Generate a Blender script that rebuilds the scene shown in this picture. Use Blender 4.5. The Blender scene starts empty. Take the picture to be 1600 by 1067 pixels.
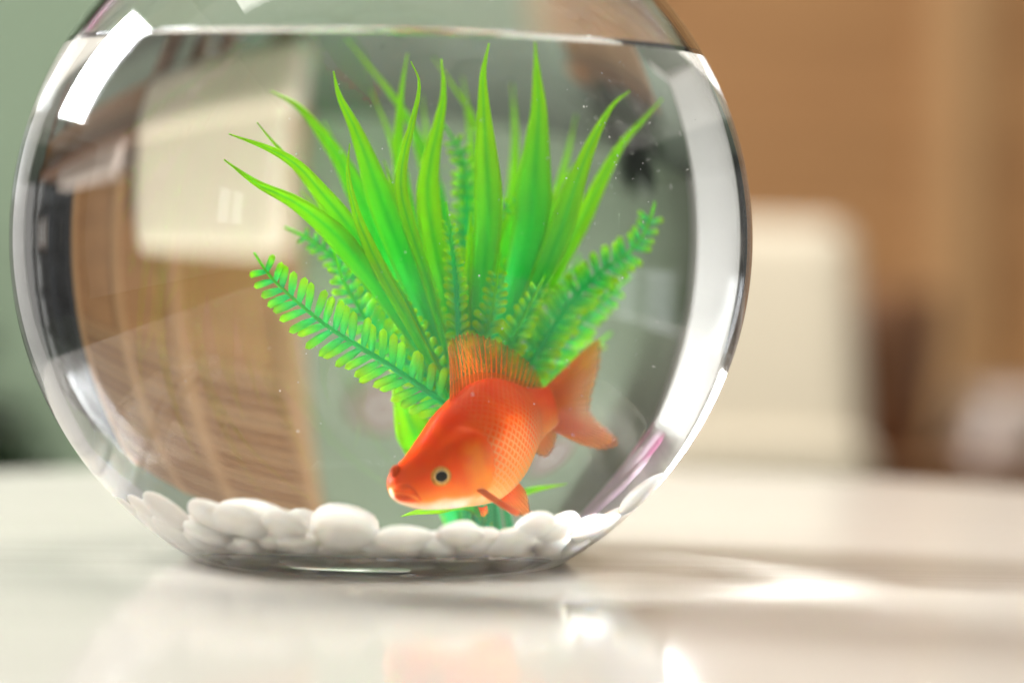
import bpy, bmesh, math, random
from mathutils import Vector, Matrix
from mathutils.bvhtree import BVHTree
random.seed(7)
S = bpy.context.scene
COL = S.collection

# ------------------------------------------------------------------ camera
R, T = .13, .0036              # fish bowl: outer radius, glass thickness
D, CZ, CAMZ = 1.04, .1122, .1066
F = 4604.0                     # focal length in pixels of a 1600 px wide frame
YAW, PITCH, ROLL = math.radians(2.5482), math.radians(-1.6143), math.radians(1.1)
C = Vector((0, 0, CZ)); CAM = Vector((0, -D, CAMZ))
fw = Vector((math.sin(YAW)*math.cos(PITCH), math.cos(YAW)*math.cos(PITCH), math.sin(PITCH)))
r0 = fw.cross(Vector((0, 0, 1))).normalized(); u0 = r0.cross(fw)
rt = r0*math.cos(ROLL) + u0*math.sin(ROLL); up = -r0*math.sin(ROLL) + u0*math.cos(ROLL)
cd = bpy.data.cameras.new('camera'); cam = bpy.data.objects.new('camera', cd); COL.objects.link(cam)
m3 = Matrix((rt, up, -fw)).transposed()
cam.matrix_world = Matrix.Translation(CAM) @ m3.to_4x4()
cd.sensor_width = 36; cd.lens = 36*F/1600; cd.clip_start = .01; cd.clip_end = 60
cd.dof.use_dof = True; cd.dof.focus_distance = D - .022; cd.dof.aperture_fstop = 2.9; cd.dof.aperture_blades = 0
S.camera = cam

# ------------------------------------------------------------------ light of the room, added overhead fill and exposure
W = bpy.data.worlds.new('World'); S.world = W; W.use_nodes = True
bg = W.node_tree.nodes['Background']
bg.inputs['Color'].default_value = (1, .965, .92, 1); bg.inputs['Strength'].default_value = .20
WINDOW_STRENGTH = 48.0
ld = bpy.data.lights.new('overhead_fill', 'AREA'); ld.shape = 'RECTANGLE'; ld.size = 2.2; ld.size_y = 2.0; ld.energy = 50; ld.color = (1, .96, .90)
fill = bpy.data.objects.new('overhead_fill', ld); COL.objects.link(fill); fill.location = (-.2, .78, 2.15)  # unseen area light, added overhead to brighten fish, bowl and table
S.view_settings.view_transform = 'Standard'; S.view_settings.look = 'None'
S.view_settings.exposure = 0.50; S.view_settings.gamma = 1
cy = S.cycles
cy.max_bounces = 28; cy.transmission_bounces = 24; cy.glossy_bounces = 12; cy.diffuse_bounces = 4
cy.transparent_max_bounces = 24; cy.sample_clamp_indirect = 40; cy.blur_glossy = 0
cy.caustics_refractive = True; cy.caustics_reflective = True
cy.use_denoising = True

# ------------------------------------------------------------------ helpers: pixels of the photograph to places in the water
def ray(px, py):
    return CAM.copy(), (fw + rt*((px-800)/F) - up*((py-533.5)/F)).normalized()
def sph(o, d, rad, far=False):
    oc = o-C; b = oc.dot(d); q = b*b-(oc.dot(oc)-rad*rad); s = math.sqrt(max(q, 0))
    return o + d*((-b+s) if far else (-b-s))
def refr(d, n, e):
    c = -d.dot(n)
    return (e*d + (e*c-math.sqrt(max(0, 1-e*e*(1-c*c))))*n).normalized()
def inwater(px, py):
    o, d = ray(px, py); p = sph(o, d, R); d = refr(d, (p-C)/R, 1/1.5)
    q = sph(p, d, R-T); d = refr(d, (q-C)/(R-T), 1.5/1.333)
    return q, d
def w(px, py, Y):
    q, d = inwater(px, py)
    return q + d*((Y-q.y)/d.y)
PX = 1/5890.0                  # metres for one photo pixel at the middle of the bowl
def ground_px(px, py, Y):      # seen straight, not through the bowl
    o, d = ray(px, py); return o + d*((Y-o.y)/d.y)
def spline(pts, n):            # Catmull-Rom through tuples, n samples
    P = [Vector(p) for p in pts]; out = []
    m = len(P)-1
    for i in range(n):
        t = i/(n-1)*m; k = min(int(t), m-1); f = t-k
        p0 = P[max(k-1, 0)]; p1 = P[k]; p2 = P[k+1]; p3 = P[min(k+2, m)]
        if k == 0: p0 = 2*p1-p2
        if k == m-1: p3 = 2*p2-p1
        out.append(.5*((2*p1)+(p2-p0)*f+(2*p0-5*p1+4*p2-p3)*f*f+(3*p1-p0-3*p2+p3)*f**3))
    return out
def smooth(a, b, x):
    t = min(1, max(0, (x-a)/(b-a))); return t*t*(3-2*t)

# ------------------------------------------------------------------ helpers: objects
def tag(o, label=None, cat=None, group=None, kind=None):
    if label: o['label'] = label
    if cat: o['category'] = cat
    if group: o['group'] = group
    if kind: o['kind'] = kind
    return o
def put(name, me, parent=None):
    o = bpy.data.objects.new(name, me); COL.objects.link(o)
    if parent is not None:
        o.parent = parent
        base = Vector(parent['_at']) if '_at' in parent else Vector((0, 0, 0))
        o.matrix_parent_inverse = Matrix.Translation(-base)
    return o
def thing(name, at=(0, 0, 0)):
    o = bpy.data.objects.new(name, None); COL.objects.link(o); o.location = at; o['_at'] = tuple(at)
    o.empty_display_size = .02
    return o
def mesh(name, V, Fc, mats=(), sm=True, uv=None, fm=None):
    me = bpy.data.meshes.new(name); me.from_pydata([tuple(v) for v in V], [], Fc)
    for m in mats: me.materials.append(m)
    if fm: me.polygons.foreach_set('material_index', fm)
    if sm: me.polygons.foreach_set('use_smooth', [True]*len(me.polygons))
    if uv:
        l = me.uv_layers.new(name='UVMap')
        for lp in me.loops: l.data[lp.index].uv = uv[lp.vertex_index]
    me.update()
    return me
def fixn(me):
    bm = bmesh.new(); bm.from_mesh(me); bmesh.ops.recalc_face_normals(bm, faces=bm.faces[:]); bm.to_mesh(me); bm.free()
    return me
def box(name, lo, hi, mat, parent=None, bev=.004, seg=2):
    bm = bmesh.new(); bmesh.ops.create_cube(bm, size=1)
    lo = Vector(lo); hi = Vector(hi)
    for v in bm.verts: v.co = Vector(((lo[i]+hi[i])/2 + v.co[i]*(hi[i]-lo[i]) for i in range(3)))
    if bev: bmesh.ops.bevel(bm, geom=bm.edges[:], offset=bev, segments=seg, affect='EDGES', profile=.6)
    me = bpy.data.meshes.new(name); bm.to_mesh(me); bm.free(); me.materials.append(mat)
    me.polygons.foreach_set('use_smooth', [False]*len(me.polygons))
    return put(name, me, parent)
def tube(path, rad, n=8, cap=True):
    V = []; Fc = []; m = len(path)
    prev = None
    for i, p in enumerate(path):
        t = (path[min(i+1, m-1)]-path[max(i-1, 0)]).normalized()
        a = t.cross(Vector((0, 1, .2))); a = a.normalized() if a.length > 1e-6 else Vector((1, 0, 0))
        if prev is not None:
            a = (prev - t*prev.dot(t)).normalized()
        prev = a; b = t.cross(a); rr = rad(i/(m-1)) if callable(rad) else rad
        for k in range(n):
            g = 2*math.pi*k/n; V.append(p + a*(math.cos(g)*rr)+b*(math.sin(g)*rr))
    for i in range(m-1):
        for k in range(n):
            Fc.append((i*n+k, i*n+(k+1) % n, (i+1)*n+(k+1) % n, (i+1)*n+k))
    if cap: Fc.append(tuple(range(n))[::-1]); Fc.append(tuple(range((m-1)*n, m*n)))
    return V, Fc
def lathe(prof, n, at=(0, 0, 0)):
    V = []; Fc = []; idx = []
    for (r, z) in prof:
        if r < 1e-7: idx.append([len(V)]); V.append((at[0], at[1], at[2]+z))
        else:
            idx.append(list(range(len(V), len(V)+n)))
            for k in range(n):
                g = 2*math.pi*k/n; V.append((at[0]+r*math.cos(g), at[1]+r*math.sin(g), at[2]+z))
    rows = []
    for i in range(len(prof)-1):
        a, b = idx[i], idx[i+1]; s = len(Fc)
        for k in range(n):
            k2 = (k+1) % n
            if len(a) == 1 and len(b) == 1: continue
            if len(a) == 1: Fc.append((a[0], b[k2], b[k]))
            elif len(b) == 1: Fc.append((a[k], a[k2], b[0]))
            else: Fc.append((a[k], a[k2], b[k2], b[k]))
        rows.append((s, len(Fc)))
    return V, Fc, rows

# ------------------------------------------------------------------ helpers: materials
def mat(name):
    m = bpy.data.materials.new(name); m.use_nodes = True; nt = m.node_tree
    b = nt.nodes['Principled BSDF']; return m, nt, b
def N(nt, t, **kw):
    n = nt.nodes.new(t)
    for k, v in kw.items():
        if k in n.inputs: n.inputs[k].default_value = v
        else: setattr(n, k, v)
    return n
def link(nt, a, b): nt.links.new(a, b)
def math_n(nt, op, a, b=None, c=None):
    n = nt.nodes.new('ShaderNodeMath'); n.operation = op
    for i, x in enumerate((a, b, c)):
        if x is None: continue
        if isinstance(x, (int, float)): n.inputs[i].default_value = x
        else: link(nt, x, n.inputs[i])
    return n.outputs[0]
def ramp(nt, fac, stops, interp='LINEAR'):
    n = nt.nodes.new('ShaderNodeValToRGB'); n.color_ramp.interpolation = interp
    e = n.color_ramp.elements
    while len(e) > 1: e.remove(e[-1])
    for i, (p, c) in enumerate(stops):
        x = e[0] if i == 0 else e.new(p)
        x.position = p; x.color = (*c, 1) if len(c) == 3 else c
    if fac is not None: link(nt, fac, n.inputs[0])
    return n.outputs[0]
def mixc(nt, fac, a, b, mode='MIX'):
    n = nt.nodes.new('ShaderNodeMix'); n.data_type = 'RGBA'; n.blend_type = mode
    for s, x in ((0, fac), (6, a), (7, b)):
        if isinstance(x, (int, float)): n.inputs[s].default_value = x
        elif isinstance(x, tuple): n.inputs[s].default_value = (*x, 1) if len(x) == 3 else x
        else: link(nt, x, n.inputs[s])
    return n.outputs[2]
def plain(name, col, rough=.5, noise=0, scale=20, **kw):
    m, nt, b = mat(name); b.inputs['Roughness'].default_value = rough
    if noise:
        tc = N(nt, 'ShaderNodeTexCoord'); nz = N(nt, 'ShaderNodeTexNoise', Scale=scale, Detail=5.0)
        link(nt, tc.outputs['Object'], nz.inputs['Vector'])
        lo = tuple(c*(1-noise) for c in col); hi = tuple(min(1, c*(1+noise)) for c in col)
        link(nt, ramp(nt, nz.outputs['Fac'], [(.3, lo), (.7, hi)]), b.inputs['Base Color'])
    else: b.inputs['Base Color'].default_value = (*col, 1)
    for k, v in kw.items(): b.inputs[k.replace('_', ' ')].default_value = v
    return m
def wood(name, dark, light, axis=0, scale=1.0, rough=.5):
    m, nt, b = mat(name); tc = N(nt, 'ShaderNodeTexCoord'); mp = N(nt, 'ShaderNodeMapping')
    sc = [14*scale]*3; sc[axis] = .9*scale; mp.inputs['Scale'].default_value = sc
    link(nt, tc.outputs['Object'], mp.inputs['Vector'])
    nz = N(nt, 'ShaderNodeTexNoise', Scale=2.2, Detail=7.0, Roughness=.6, Distortion=.6); link(nt, mp.outputs[0], nz.inputs['Vector'])
    link(nt, ramp(nt, nz.outputs['Fac'], [(.28, dark), (.5, tuple((a+c)/2 for a, c in zip(dark, light))), (.72, light)]), b.inputs['Base Color'])
    b.inputs['Roughness'].default_value = rough
    bp = N(nt, 'ShaderNodeBump', Strength=.15, Distance=.002); link(nt, nz.outputs['Fac'], bp.inputs['Height']); link(nt, bp.outputs[0], b.inputs['Normal'])
    return m

M = {}
M['green_wall'] = plain('green_wall', (.265, .335, .22), .8, .06, 3)
M['white_wall'] = plain('white_wall', (.86, .85, .83), .8, .02, 3)
M['floor'] = plain('floor', (.085, .11, .075), .8, .12, 4)
M['wood_h'] = wood('wood_h', (.31, .135, .045), (.47, .24, .09), 0)
M['wood_v'] = wood('wood_v', (.43, .225, .09), (.57, .335, .15), 2)
M['wood_dark'] = wood('wood_dark', (.11, .045, .016), (.23, .10, .035), 0)
M['cream'] = plain('cream', (.70, .61, .46), .85, .04, 60, Sheen_Weight=.2)
M['dark'] = plain('dark', (.022, .024, .028), .35, .2, 8)
M['grey'] = plain('grey', (.34, .33, .32), .6, .08, 8)
M['white_paint'] = plain('white_paint', (.8, .79, .77), .4, .02, 8)
M['white_cloth'] = plain('white_cloth', (.52, .43, .37), .9, .05, 40)
M['wicker'] = wood('wicker', (.12, .05, .02), (.24, .105, .04), 0, 3)
M['leaf_dark'] = plain('leaf_dark', (.022, .05, .018), .4, .4, 30)
M['soil'] = plain('soil', (.03, .02, .012), .9, .3, 60)
M['plate_tan'] = plain('plate_tan', (.22, .12, .06), .6, .15, 30)
M['plate_pale'] = plain('plate_pale', (.40, .35, .30), .6, .08, 30)
M['pink'] = plain('pink', (.72, .22, .42), .7, .12, 6)
M['pink_pale'] = plain('pink_pale', (.8, .55, .68), .7, .08, 6)
# window pane: gives off the daylight
m, nt, b = mat('pane'); nt.nodes.remove(b); e = N(nt, 'ShaderNodeEmission', Strength=WINDOW_STRENGTH); e.inputs['Color'].default_value = (.95, .975, 1, 1)
link(nt, e.outputs[0], nt.nodes['Material Output'].inputs[0]); M['pane'] = m
M['pane_dim'] = m.copy(); M['pane_dim'].node_tree.nodes['Emission'].inputs['Strength'].default_value = 2.2
m, nt, b = mat('sheer'); b.inputs['Base Color'].default_value = (.9, .89, .87, 1); b.inputs['Roughness'].default_value = .9
tr = N(nt, 'ShaderNodeBsdfTranslucent'); tr.inputs[0].default_value = (.9, .89, .87, 1); mx = N(nt, 'ShaderNodeMixShader'); mx.inputs[0].default_value = .42
link(nt, b.outputs[0], mx.inputs[1]); link(nt, tr.outputs[0], mx.inputs[2]); link(nt, mx.outputs[0], nt.nodes['Material Output'].inputs[0]); M['sheer'] = m
# glass and water
def glass(name, ior, col=(1, 1, 1)):
    m, nt, b = mat(name); nt.nodes.remove(b); g = N(nt, 'ShaderNodeBsdfGlass', IOR=ior, Roughness=0.0); g.inputs['Color'].default_value = (*col, 1)
    link(nt, g.outputs[0], nt.nodes['Material Output'].inputs[0]); return m
M['glass'] = glass('glass', 1.5, (.995, 1, .998)); M['glass_water'] = glass('glass_water', 1.5/1.333); M['water'] = glass('water', 1.333)
m, nt, b = mat('water_side'); nt.nodes.remove(b); g = N(nt, 'ShaderNodeBsdfTransparent'); link(nt, g.outputs[0], nt.nodes['Material Output'].inputs[0]); M['water_side'] = m
# lacquered cream table top
m, nt, b = mat('table_lacquer'); tc = N(nt, 'ShaderNodeTexCoord'); mp = N(nt, 'ShaderNodeMapping'); mp.inputs['Scale'].default_value = (1.2, 26, 8)
link(nt, tc.outputs['Object'], mp.inputs['Vector']); nz = N(nt, 'ShaderNodeTexNoise', Scale=3.0, Detail=6.0, Distortion=.8); link(nt, mp.outputs[0], nz.inputs['Vector'])
link(nt, ramp(nt, nz.outputs['Fac'], [(.3, (.55, .515, .455)), (.7, (.61, .57, .51))]), b.inputs['Base Color'])
b.inputs['Roughness'].default_value = .6; b.inputs['Specular IOR Level'].default_value = .1
nz2 = N(nt, 'ShaderNodeTexNoise', Scale=140.0, Detail=2.0); link(nt, tc.outputs['Object'], nz2.inputs['Vector'])
bp = N(nt, 'ShaderNodeBump', Strength=.03, Distance=.0005); link(nt, nz2.outputs['Fac'], bp.inputs['Height']); gl = N(nt, 'ShaderNodeBsdfGlossy', Roughness=.10); link(nt, bp.outputs[0], gl.inputs['Normal']); gl.inputs['Color'].default_value = (1, 1, 1, 1)
lw = N(nt, 'ShaderNodeFresnel', IOR=1.35); mx = N(nt, 'ShaderNodeMixShader'); link(nt, math_n(nt, 'MULTIPLY', lw.outputs[0], .75), mx.inputs[0])
link(nt, b.outputs[0], mx.inputs[1]); link(nt, gl.outputs[0], mx.inputs[2]); link(nt, mx.outputs[0], nt.nodes['Material Output'].inputs[0])
M['table'] = m

# ------------------------------------------------------------------ the place: floor, walls
FZ = -.45; WY = 4.8; LX = -2.55
box('floor', (LX-.2, -3.6, FZ-.1), (4.2, WY+.2, FZ), M['floor'], bev=0)['kind'] = 'structure'
o = box('wall_back', (LX-.2, WY, FZ), (4.2, WY+.15, 3.2), M['green_wall'], bev=0); o['kind'] = 'structure'
WIN = (.95, 2.15, 1.0, 2.40)     # window opening in the left wall: y0 y1 z0 z1
WIN2 = (-2.95, -2.15, .28, .95)
wl = thing('wall_left', (LX, 2, FZ)); wl['kind'] = 'structure'
for a, b2 in [((LX-.15, WIN[1], FZ), (LX, WY, 3.2)), ((LX-.15, WIN2[1], FZ), (LX, WIN[0], 3.2)), ((LX-.15, -3.6, FZ), (LX, WIN2[0], 3.2)),
              ((LX-.15, WIN[0], FZ), (LX, WIN[1], WIN[2])), ((LX-.15, WIN[0], WIN[3]), (LX, WIN[1], 3.2)),
              ((LX-.15, WIN2[0], FZ), (LX, WIN2[1], WIN2[2])), ((LX-.15, WIN2[0], WIN2[3]), (LX, WIN2[1], 3.2))]:
    box('wall_panel', a, b2, M['white_wall'], wl, 0)
for (y0, y1, z0, z1), lab in ((WIN, 'bright daylight window with white frame above the dark sideboard'), (WIN2, 'smaller low daylight window in the side wall away from the sideboard')):
    win = tag(thing('window', (LX, (y0+y1)/2, z0)), lab, 'window'); ym = (y0+y1)/2
    for a, b2 in [((LX-.08, y0, z0), (LX+.012, y0+.05, z1)), ((LX-.08, y1-.05, z0), (LX+.012, y1, z1)), 
                  ((LX-.08, y0, z0), (LX+.015, y1, z0+.05)), ((LX-.08, y0, z1-.05), (LX+.015, y1, z1))]:
        box('window_frame', a, b2, M['white_paint'], win, .004)
    two = z0 < .5
    if two: box('mullion', (LX-.08, ym-.03, z0+.05), (LX+.010, ym+.03, z1-.05), M['white_paint'], win, .004)
    for ya, yb in (((y0+.045, ym-.025), (ym+.025, y1-.045)) if two else ((y0+.045, y1-.045),)):
        box('pane', (LX-.05, ya, z0+.045), (LX-.04, yb, z1-.045), M['pane' if z0 > .5 else 'pane_dim'], win, 0)
    box('window_sill', (LX-.05, y0-.06, z0-.03), (LX+.12, y1+.06, z0+.002), M['white_paint'], win, .006)

# white folding screen left of the table, its paper lit through by the window
fs = tag(thing('paper_screen', (-.97, 1.4, FZ)), 'upright white paper screen with slim white frame standing before the window', 'screen')
for (xa, ya), (xb, yb) in (((-.96, .97), (-.96, 1.83)),):
    d = Vector((xb-xa, yb-ya, 0)).normalized(); nrm = Vector((-d.y, d.x, 0)); A = Vector((xa, ya, 0)); L = math.hypot(xb-xa, yb-ya)
    def slab(nm, s0, s1, z0, z1, th, mt):
        V = []
        for zz in (z0, z1):
            for ss, tt_ in ((s0, -th), (s1, -th), (s1, th), (s0, th)): V.append(A+d*ss+nrm*tt_+Vector((0, 0, zz)))
        put(nm, fixn(mesh(nm, V, [(0, 1, 2, 3), (4, 5, 6, 7), (0, 1, 5, 4), (1, 2, 6, 5), (2, 3, 7, 6), (3, 0, 4, 7)], [mt], sm=False)), fs)
    slab('paper_sheet', .012, L-.012, FZ+.01, .74, .0012, M['sheer'])
    for s0 in (0, L-.02): slab('screen_foot', s0-.005, s0+.025, FZ, FZ+.02, .13, M['white_paint'])
    for s0 in (0, L-.02): slab('screen_frame', s0, s0+.02, FZ, .76, .009, M['white_paint'])
    for zz in (FZ+.001, .74): slab('screen_rail', .02, L-.02, zz, zz+.019, .008, M['white_paint'])

# dark sideboard under the window
sb = tag(thing('sideboard', (LX+.2, 1.3, FZ)), 'long dark sideboard standing under the daylight window', 'sideboard')
box('cabinet_body', (LX+.003, .35, FZ+.06), (LX+.42, 2.3, .78), M['dark'], sb, .008)
for k in range(4):
    door = box('door', (LX+.423, .37+k*.48, FZ+.09), (LX+.44, .37+k*.48+.465, .76), M['dark'], sb, .004)
    box('handle', (LX+.44, .38+k*.48+.38, .05), (LX+.456, .38+k*.48+.40, .22), M['plate_pale'], door, .003)
for y in (.4, 2.2): box('foot', (LX+.05, y, FZ), (LX+.38, y+.05, FZ+.065), M['dark'], sb, .003)

# wooden slatted shelf wall on the right
su = tag(thing('wood_cabinet', (1.3, WY-.2, FZ)), 'tall tan wooden cabinet wall with pale upright posts and slatted upper panels', 'cabinet')
SY = WY-.32
box('back_panel', (.37, SY+.06, FZ), (2.36, WY-.003, 2.3), M['wood_dark'], su, 0)  # darker wood than the slats, puts shade into the shallow gaps
posts = [.36, 1.04, 1.60, 2.30]
for x in posts: box('post', (x, SY, FZ), (x+.085, SY+.10, 2.3), M['wood_v'], su, .006)
for i in range(3):
    x0 = posts[i]+.086; x1 = posts[i+1]-.001
    for k in range(5):
        za = FZ+.02+k*.245
        box('plank', (x0, SY+.035, za), (x1, SY+.061, za+.240), M['wood_h'], su, .003)
    for k in range(16):
        za = .80+k*.093
        o = box('slat', (x0, SY+.012, za), (x1, SY+.05, za+.062), M['wood_h' if k % 3 else 'wood_v'], su, .004)
# dark doorway cabinet beyond it
dk = tag(thing('bookcase', (3.0, WY-.2, FZ)), 'tall dark bookcase standing past the wooden cabinet wall', 'bookcase')
box('back_board', (2.42, WY-.05, FZ), (3.95, WY-.003, 2.2), M['dark'], dk, 0)
for x in (2.42, 3.0, 3.6, 3.92): box('upright', (x, WY-.42, FZ), (x+.035, WY-.05, 2.2), M['dark' if x < 3.2 else 'grey'], dk, .003)
for k in range(7): box('shelf_board', (2.456, WY-.40, FZ+.02+k*.40), (3.92, WY-.052, FZ+.05+k*.40), M['dark'], dk, .003)
for k in range(9):
    x = 3.05+k*.055
    bk = box('book', (x, WY-.36, FZ+.451), (x+.045, WY-.12, FZ+.68+.03*(k % 3)), M[('grey', 'white_paint', 'wood_dark')[k % 3]], None, .003)
    tag(bk, 'upright %s book in a row on the dark bookcase' % ('grey', 'white', 'brown')[k % 3], 'book', 'books on the dark bookcase')

# cream chair just behind the table
ch = tag(thing('chair', (.26, 1.45, FZ)), 'small cream upholstered chair with padded back behind the table', 'chair')
def cushion(name, lo, hi, parent, bev):
    o = box(name, lo, hi, M['cream'], parent, bev, 5); o.data.polygons.foreach_set('use_smooth', [True]*len(o.data.polygons)); return o
cushion('backrest', (.115, 1.385, -.06), (.405, 1.50, .142), ch, .028)
for v in ch.children[0].data.vertices: v.co.y += (v.co.z+.06)*.45      # the back leans away
cushion('seat', (.105, 1.375, -.155), (.412, 1.50, -.035), ch, .03)
for x in (.13, .38):
    for y in (1.385, 1.46): box('leg', (x, y, FZ), (x+.03, y+.03, -.14), M['wood_dark'], ch, .004)
# low bench with a basket and a folded cloth
bn = tag(thing('bench', (.7, 1.75, FZ)), 'low brown wooden bench beside the cream chair', 'bench')
box('bench_top', (.30, 1.58, -.115), (1.25, 1.98, -.075), M['wood_dark'], bn, .006)
for x in (.34, 1.17):
    for y in (1.61, 1.91): box('leg', (x, y, FZ), (x+.045, y+.045, -.112), M['wood_dark'], bn, .004)
box('apron', (.36, 1.60, -.20), (1.19, 1.62, -.11), M['wood_h'], bn, .003)
V, Fc, _ = lathe([(0, .002), (.068, 0), (.076, .02), (.085, .10), (.088, .155), (.082, .158), (.078, .10), (.07, .02), (0, .012)], 40, (.455, 1.78, -.0755))
bk = put('basket', fixn(mesh('basket', V, Fc, [M['wicker']])), None); tag(bk, 'round dark brown wicker basket on the low bench', 'basket')
tw = thing('folded_towel', (.66, 1.72, -.075)); tag(tw, 'folded pinkish white towel lying on the low bench', 'towel')
for k in range(3): cushion('fold', (.555+.006*k, 1.63, -.0765+k*.020), (.98-.004*k, 1.86, -.054+k*.020), tw, .009).data.materials[0] = M['white_cloth']

# potted plant on a wooden drum stand, left behind the table
st = tag(thing('plant_stand', (-.35, 1.2, FZ)), 'round tan wooden drum stand under the potted plant', 'stand')
V, Fc, rows = lathe([(0, 0), (.10, 0), (.105, .006), (.105, .33), (.10, .336), (0, .336)], 48, (-.35, 1.2, FZ)); put('drum', fixn(mesh('drum', V, Fc, [M['wood_v']])), st)
V, Fc, rows = lathe([(0, 0), (.112, 0), (.116, .006), (.112, .014), (0, .014)], 48, (-.35, 1.2, FZ+.335)); put('stand_top', fixn(mesh('stand_top', V, Fc, [M['wood_h']])), st)
pz = FZ+.349
pp = tag(thing('potted_plant', (-.35, 1.2, pz)), 'dark leafy plant in a white pot on the drum stand', 'plant')
V, Fc, rows = lathe([(0, 0), (.05, 0), (.058, .01), (.07, .078), (.066, .08), (.058, .06), (0, .058)], 40, (-.35, 1.2, pz-.0005)); put('pot', fixn(mesh('pot', V, Fc, [M['white_paint']])), pp)
V, Fc, rows = lathe([(0, .062), (.06, .06)], 24, (-.35, 1.2, pz)); put('soil', fixn(mesh('soil', V, Fc, [M['soil']])), pp)
for k in range(84):
    az = random.random()*6.283; el = random.uniform(.0, 1.35); L = random.uniform(.09, .165)
    b0 = Vector((-.35, 1.2, pz+.058)); d = Vector((math.cos(az)*math.cos(el), math.sin(az)*math.cos(el), math.sin(el)))
    path = [b0 + d*(L*t) + Vector((0, 0, -.06*t*t)) for t in [i/8 for i in range(9)]]
    sd = d.cross(Vector((0, 0, 1))).normalized(); V = []; Fc = []
    for i, p in enumerate(path):
        t = i/8; wd = .003 + .026*max(0, math.sin(math.pi*max(0, (t-.25)/.75)))**.8 if t > .25 else .003
        V += [p-sd*wd, p+Vector((0, 0, -.004)), p+sd*wd]
    for i in range(8):
        for j in range(2): Fc.append((i*3+j, i*3+j+1, i*3+j+4, i*3+j+3))
    put('leaf', mesh('leaf', V, Fc, [M['leaf_dark']]), pp)

# wall decorations on the green wall (seen upside down through the bowl)
def plate(x, z, r, lab):
    p = tag(thing('wall_plate', (x, WY, z)), lab, 'wall decoration')
    for nm, ra, rb, th, mt in (('plate_disc', 0, r*.98, .012, 'plate_pale'), ('outer_ring', r*.86, r, .03, 'plate_tan'), ('inner_ring', r*.38, r*.46, .022, 'plate_tan')):
        V = []; Fc = []; n = 56
        for ang in range(n):
            g = 2*math.pi*ang/n
            for rr, yy in ((ra, 0), (ra, -th), (rb, -th), (rb, 0)): V.append((x+rr*math.cos(g), WY+.001+yy, z+rr*math.sin(g)))
        for k in range(n):
            for j in range(4): Fc.append((k*4+j, k*4+(j+1) % 4, ((k+1) % n)*4+(j+1) % 4, ((k+1) % n)*4+j))
        put(nm, fixn(mesh(nm, V, Fc, [M[mt]], sm=False)), p)
plate(-.02, 1.0, .17, 'round pale plate with brown rings on the green wall')
plate(-1.2, 1.62, .19, 'larger round pale plate with brown rings high on the green wall')
# pink curtain drape in the corner, high up
pk = tag(thing('pink_drape', (-2.4, 4.2, 1.5)), 'pink fabric drape hanging high in the wall corner', 'drape')
for k in range(4):
    V, Fc = tube([Vector((LX+.30+.08*(k % 2), 4.42-1.0*t/11+.02*math.sin(t*1.3+k), 2.92-1.35*t/11-.30*math.sin(math.pi*t/11)*.4+.23*(k-1.5)+.02*math.sin(t*.9+2*k))) for t in range(12)], lambda t: .09+.13*math.sin(math.pi*min(1, t*.9+.1)), 14)
    put('drape_fold', mesh('drape_fold', V, Fc, [M['pink' if k % 2 == 0 else 'pink_pale']]), pk)

# ------------------------------------------------------------------ oval coffee table
tb = tag(thing('coffee_table', (.07, -.2, FZ)), 'oval cream lacquered table with glossy top under the fish bowl', 'table')
TR = .37; tcx = .065; fy = .115; ny = -.62; TH = .032
out = []
for k in range(65): g = math.pi*k/64; out.append((tcx+TR*math.cos(g), fy+TR*math.sin(g)))
for k in range(65): g = math.pi+math.pi*k/64; out.append((tcx+TR*math.cos(g), ny+TR*math.sin(g)))
cxy = Vector((tcx, (fy+ny)/2)); n = len(out); V = []; Fc = []
prof = [(-.030, 0), (-.012, -.0001), (-.006, -.0012), (-.002, -.004), (0, -.009), (0, -.022), (-.003, -.028), (-.010, -.032), (-.03, -.032)]
for off, z in prof:
    for i, (x, y) in enumerate(out):
        k = i if i < 65 else i-65
        g = math.pi*k/64 + (0 if i < 65 else math.pi)
        V.append((x+off*math.cos(g), y+off*math.sin(g), z))
for j in range(len(prof)-1):
    for k in range(n): Fc.append((j*n+k, (j+1)*n+k, (j+1)*n+(k+1) % n, j*n+(k+1) % n))
Fc.append(tuple(range(n))); Fc.append(tuple(range((len(prof)-1)*n, len(prof)*n))[::-1])
put('table_top', fixn(mesh('table_top', V, Fc, [M['table']], sm=False)), tb)
for x, y in ((tcx-.2, .2), (tcx+.2, .2), (tcx-.2, -.7), (tcx+.2, -.7)):
    V, Fc = tube([Vector((x, y, FZ)), Vector((x, y, -.031))], lambda t: .014+.008*t, 20); put('leg', mesh('leg', V, Fc, [M['wood_v']]), tb)

# ------------------------------------------------------------------ fish bowl and water
RI = R-T; WL = CZ+.49*R          # water level
RB = .066; ZF = .0105            # foot radius, inside floor level
prof = []                        # outer, from the foot's centre up to the rim
prof += [(0, .0022), (RB-.020, .0020), (RB-.010, .0006), (RB-.004, -.0003), (RB-.001, -.0001)]
th0 = math.asin((CZ-.0042)/R)    # sphere starts here
a0 = -th0; a1 = math.asin(.80)
for i in range(9):               # round heel between foot and sphere
    t = (i+1)/10; p0 = Vector((RB-.001, -.0001)); p2 = Vector((R*math.cos(a0), CZ+R*math.sin(a0)))
    tg = Vector((-math.sin(a0), math.cos(a0))); p1 = p2 - tg*((p2.y)/tg.y) if tg.y > 1e-6 else p2
    p1 = Vector((min(max(p1.x, RB), p2.x), 0)); q = p0*(1-t)**2+p1*(2*t*(1-t))+p2*t*t; prof.append((q.x, q.y))
for i in range(110): a = a0+(a1-a0)*i/109; prof.append((R*math.cos(a), CZ+R*math.sin(a)))
rx, rz = prof[-1]
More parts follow.
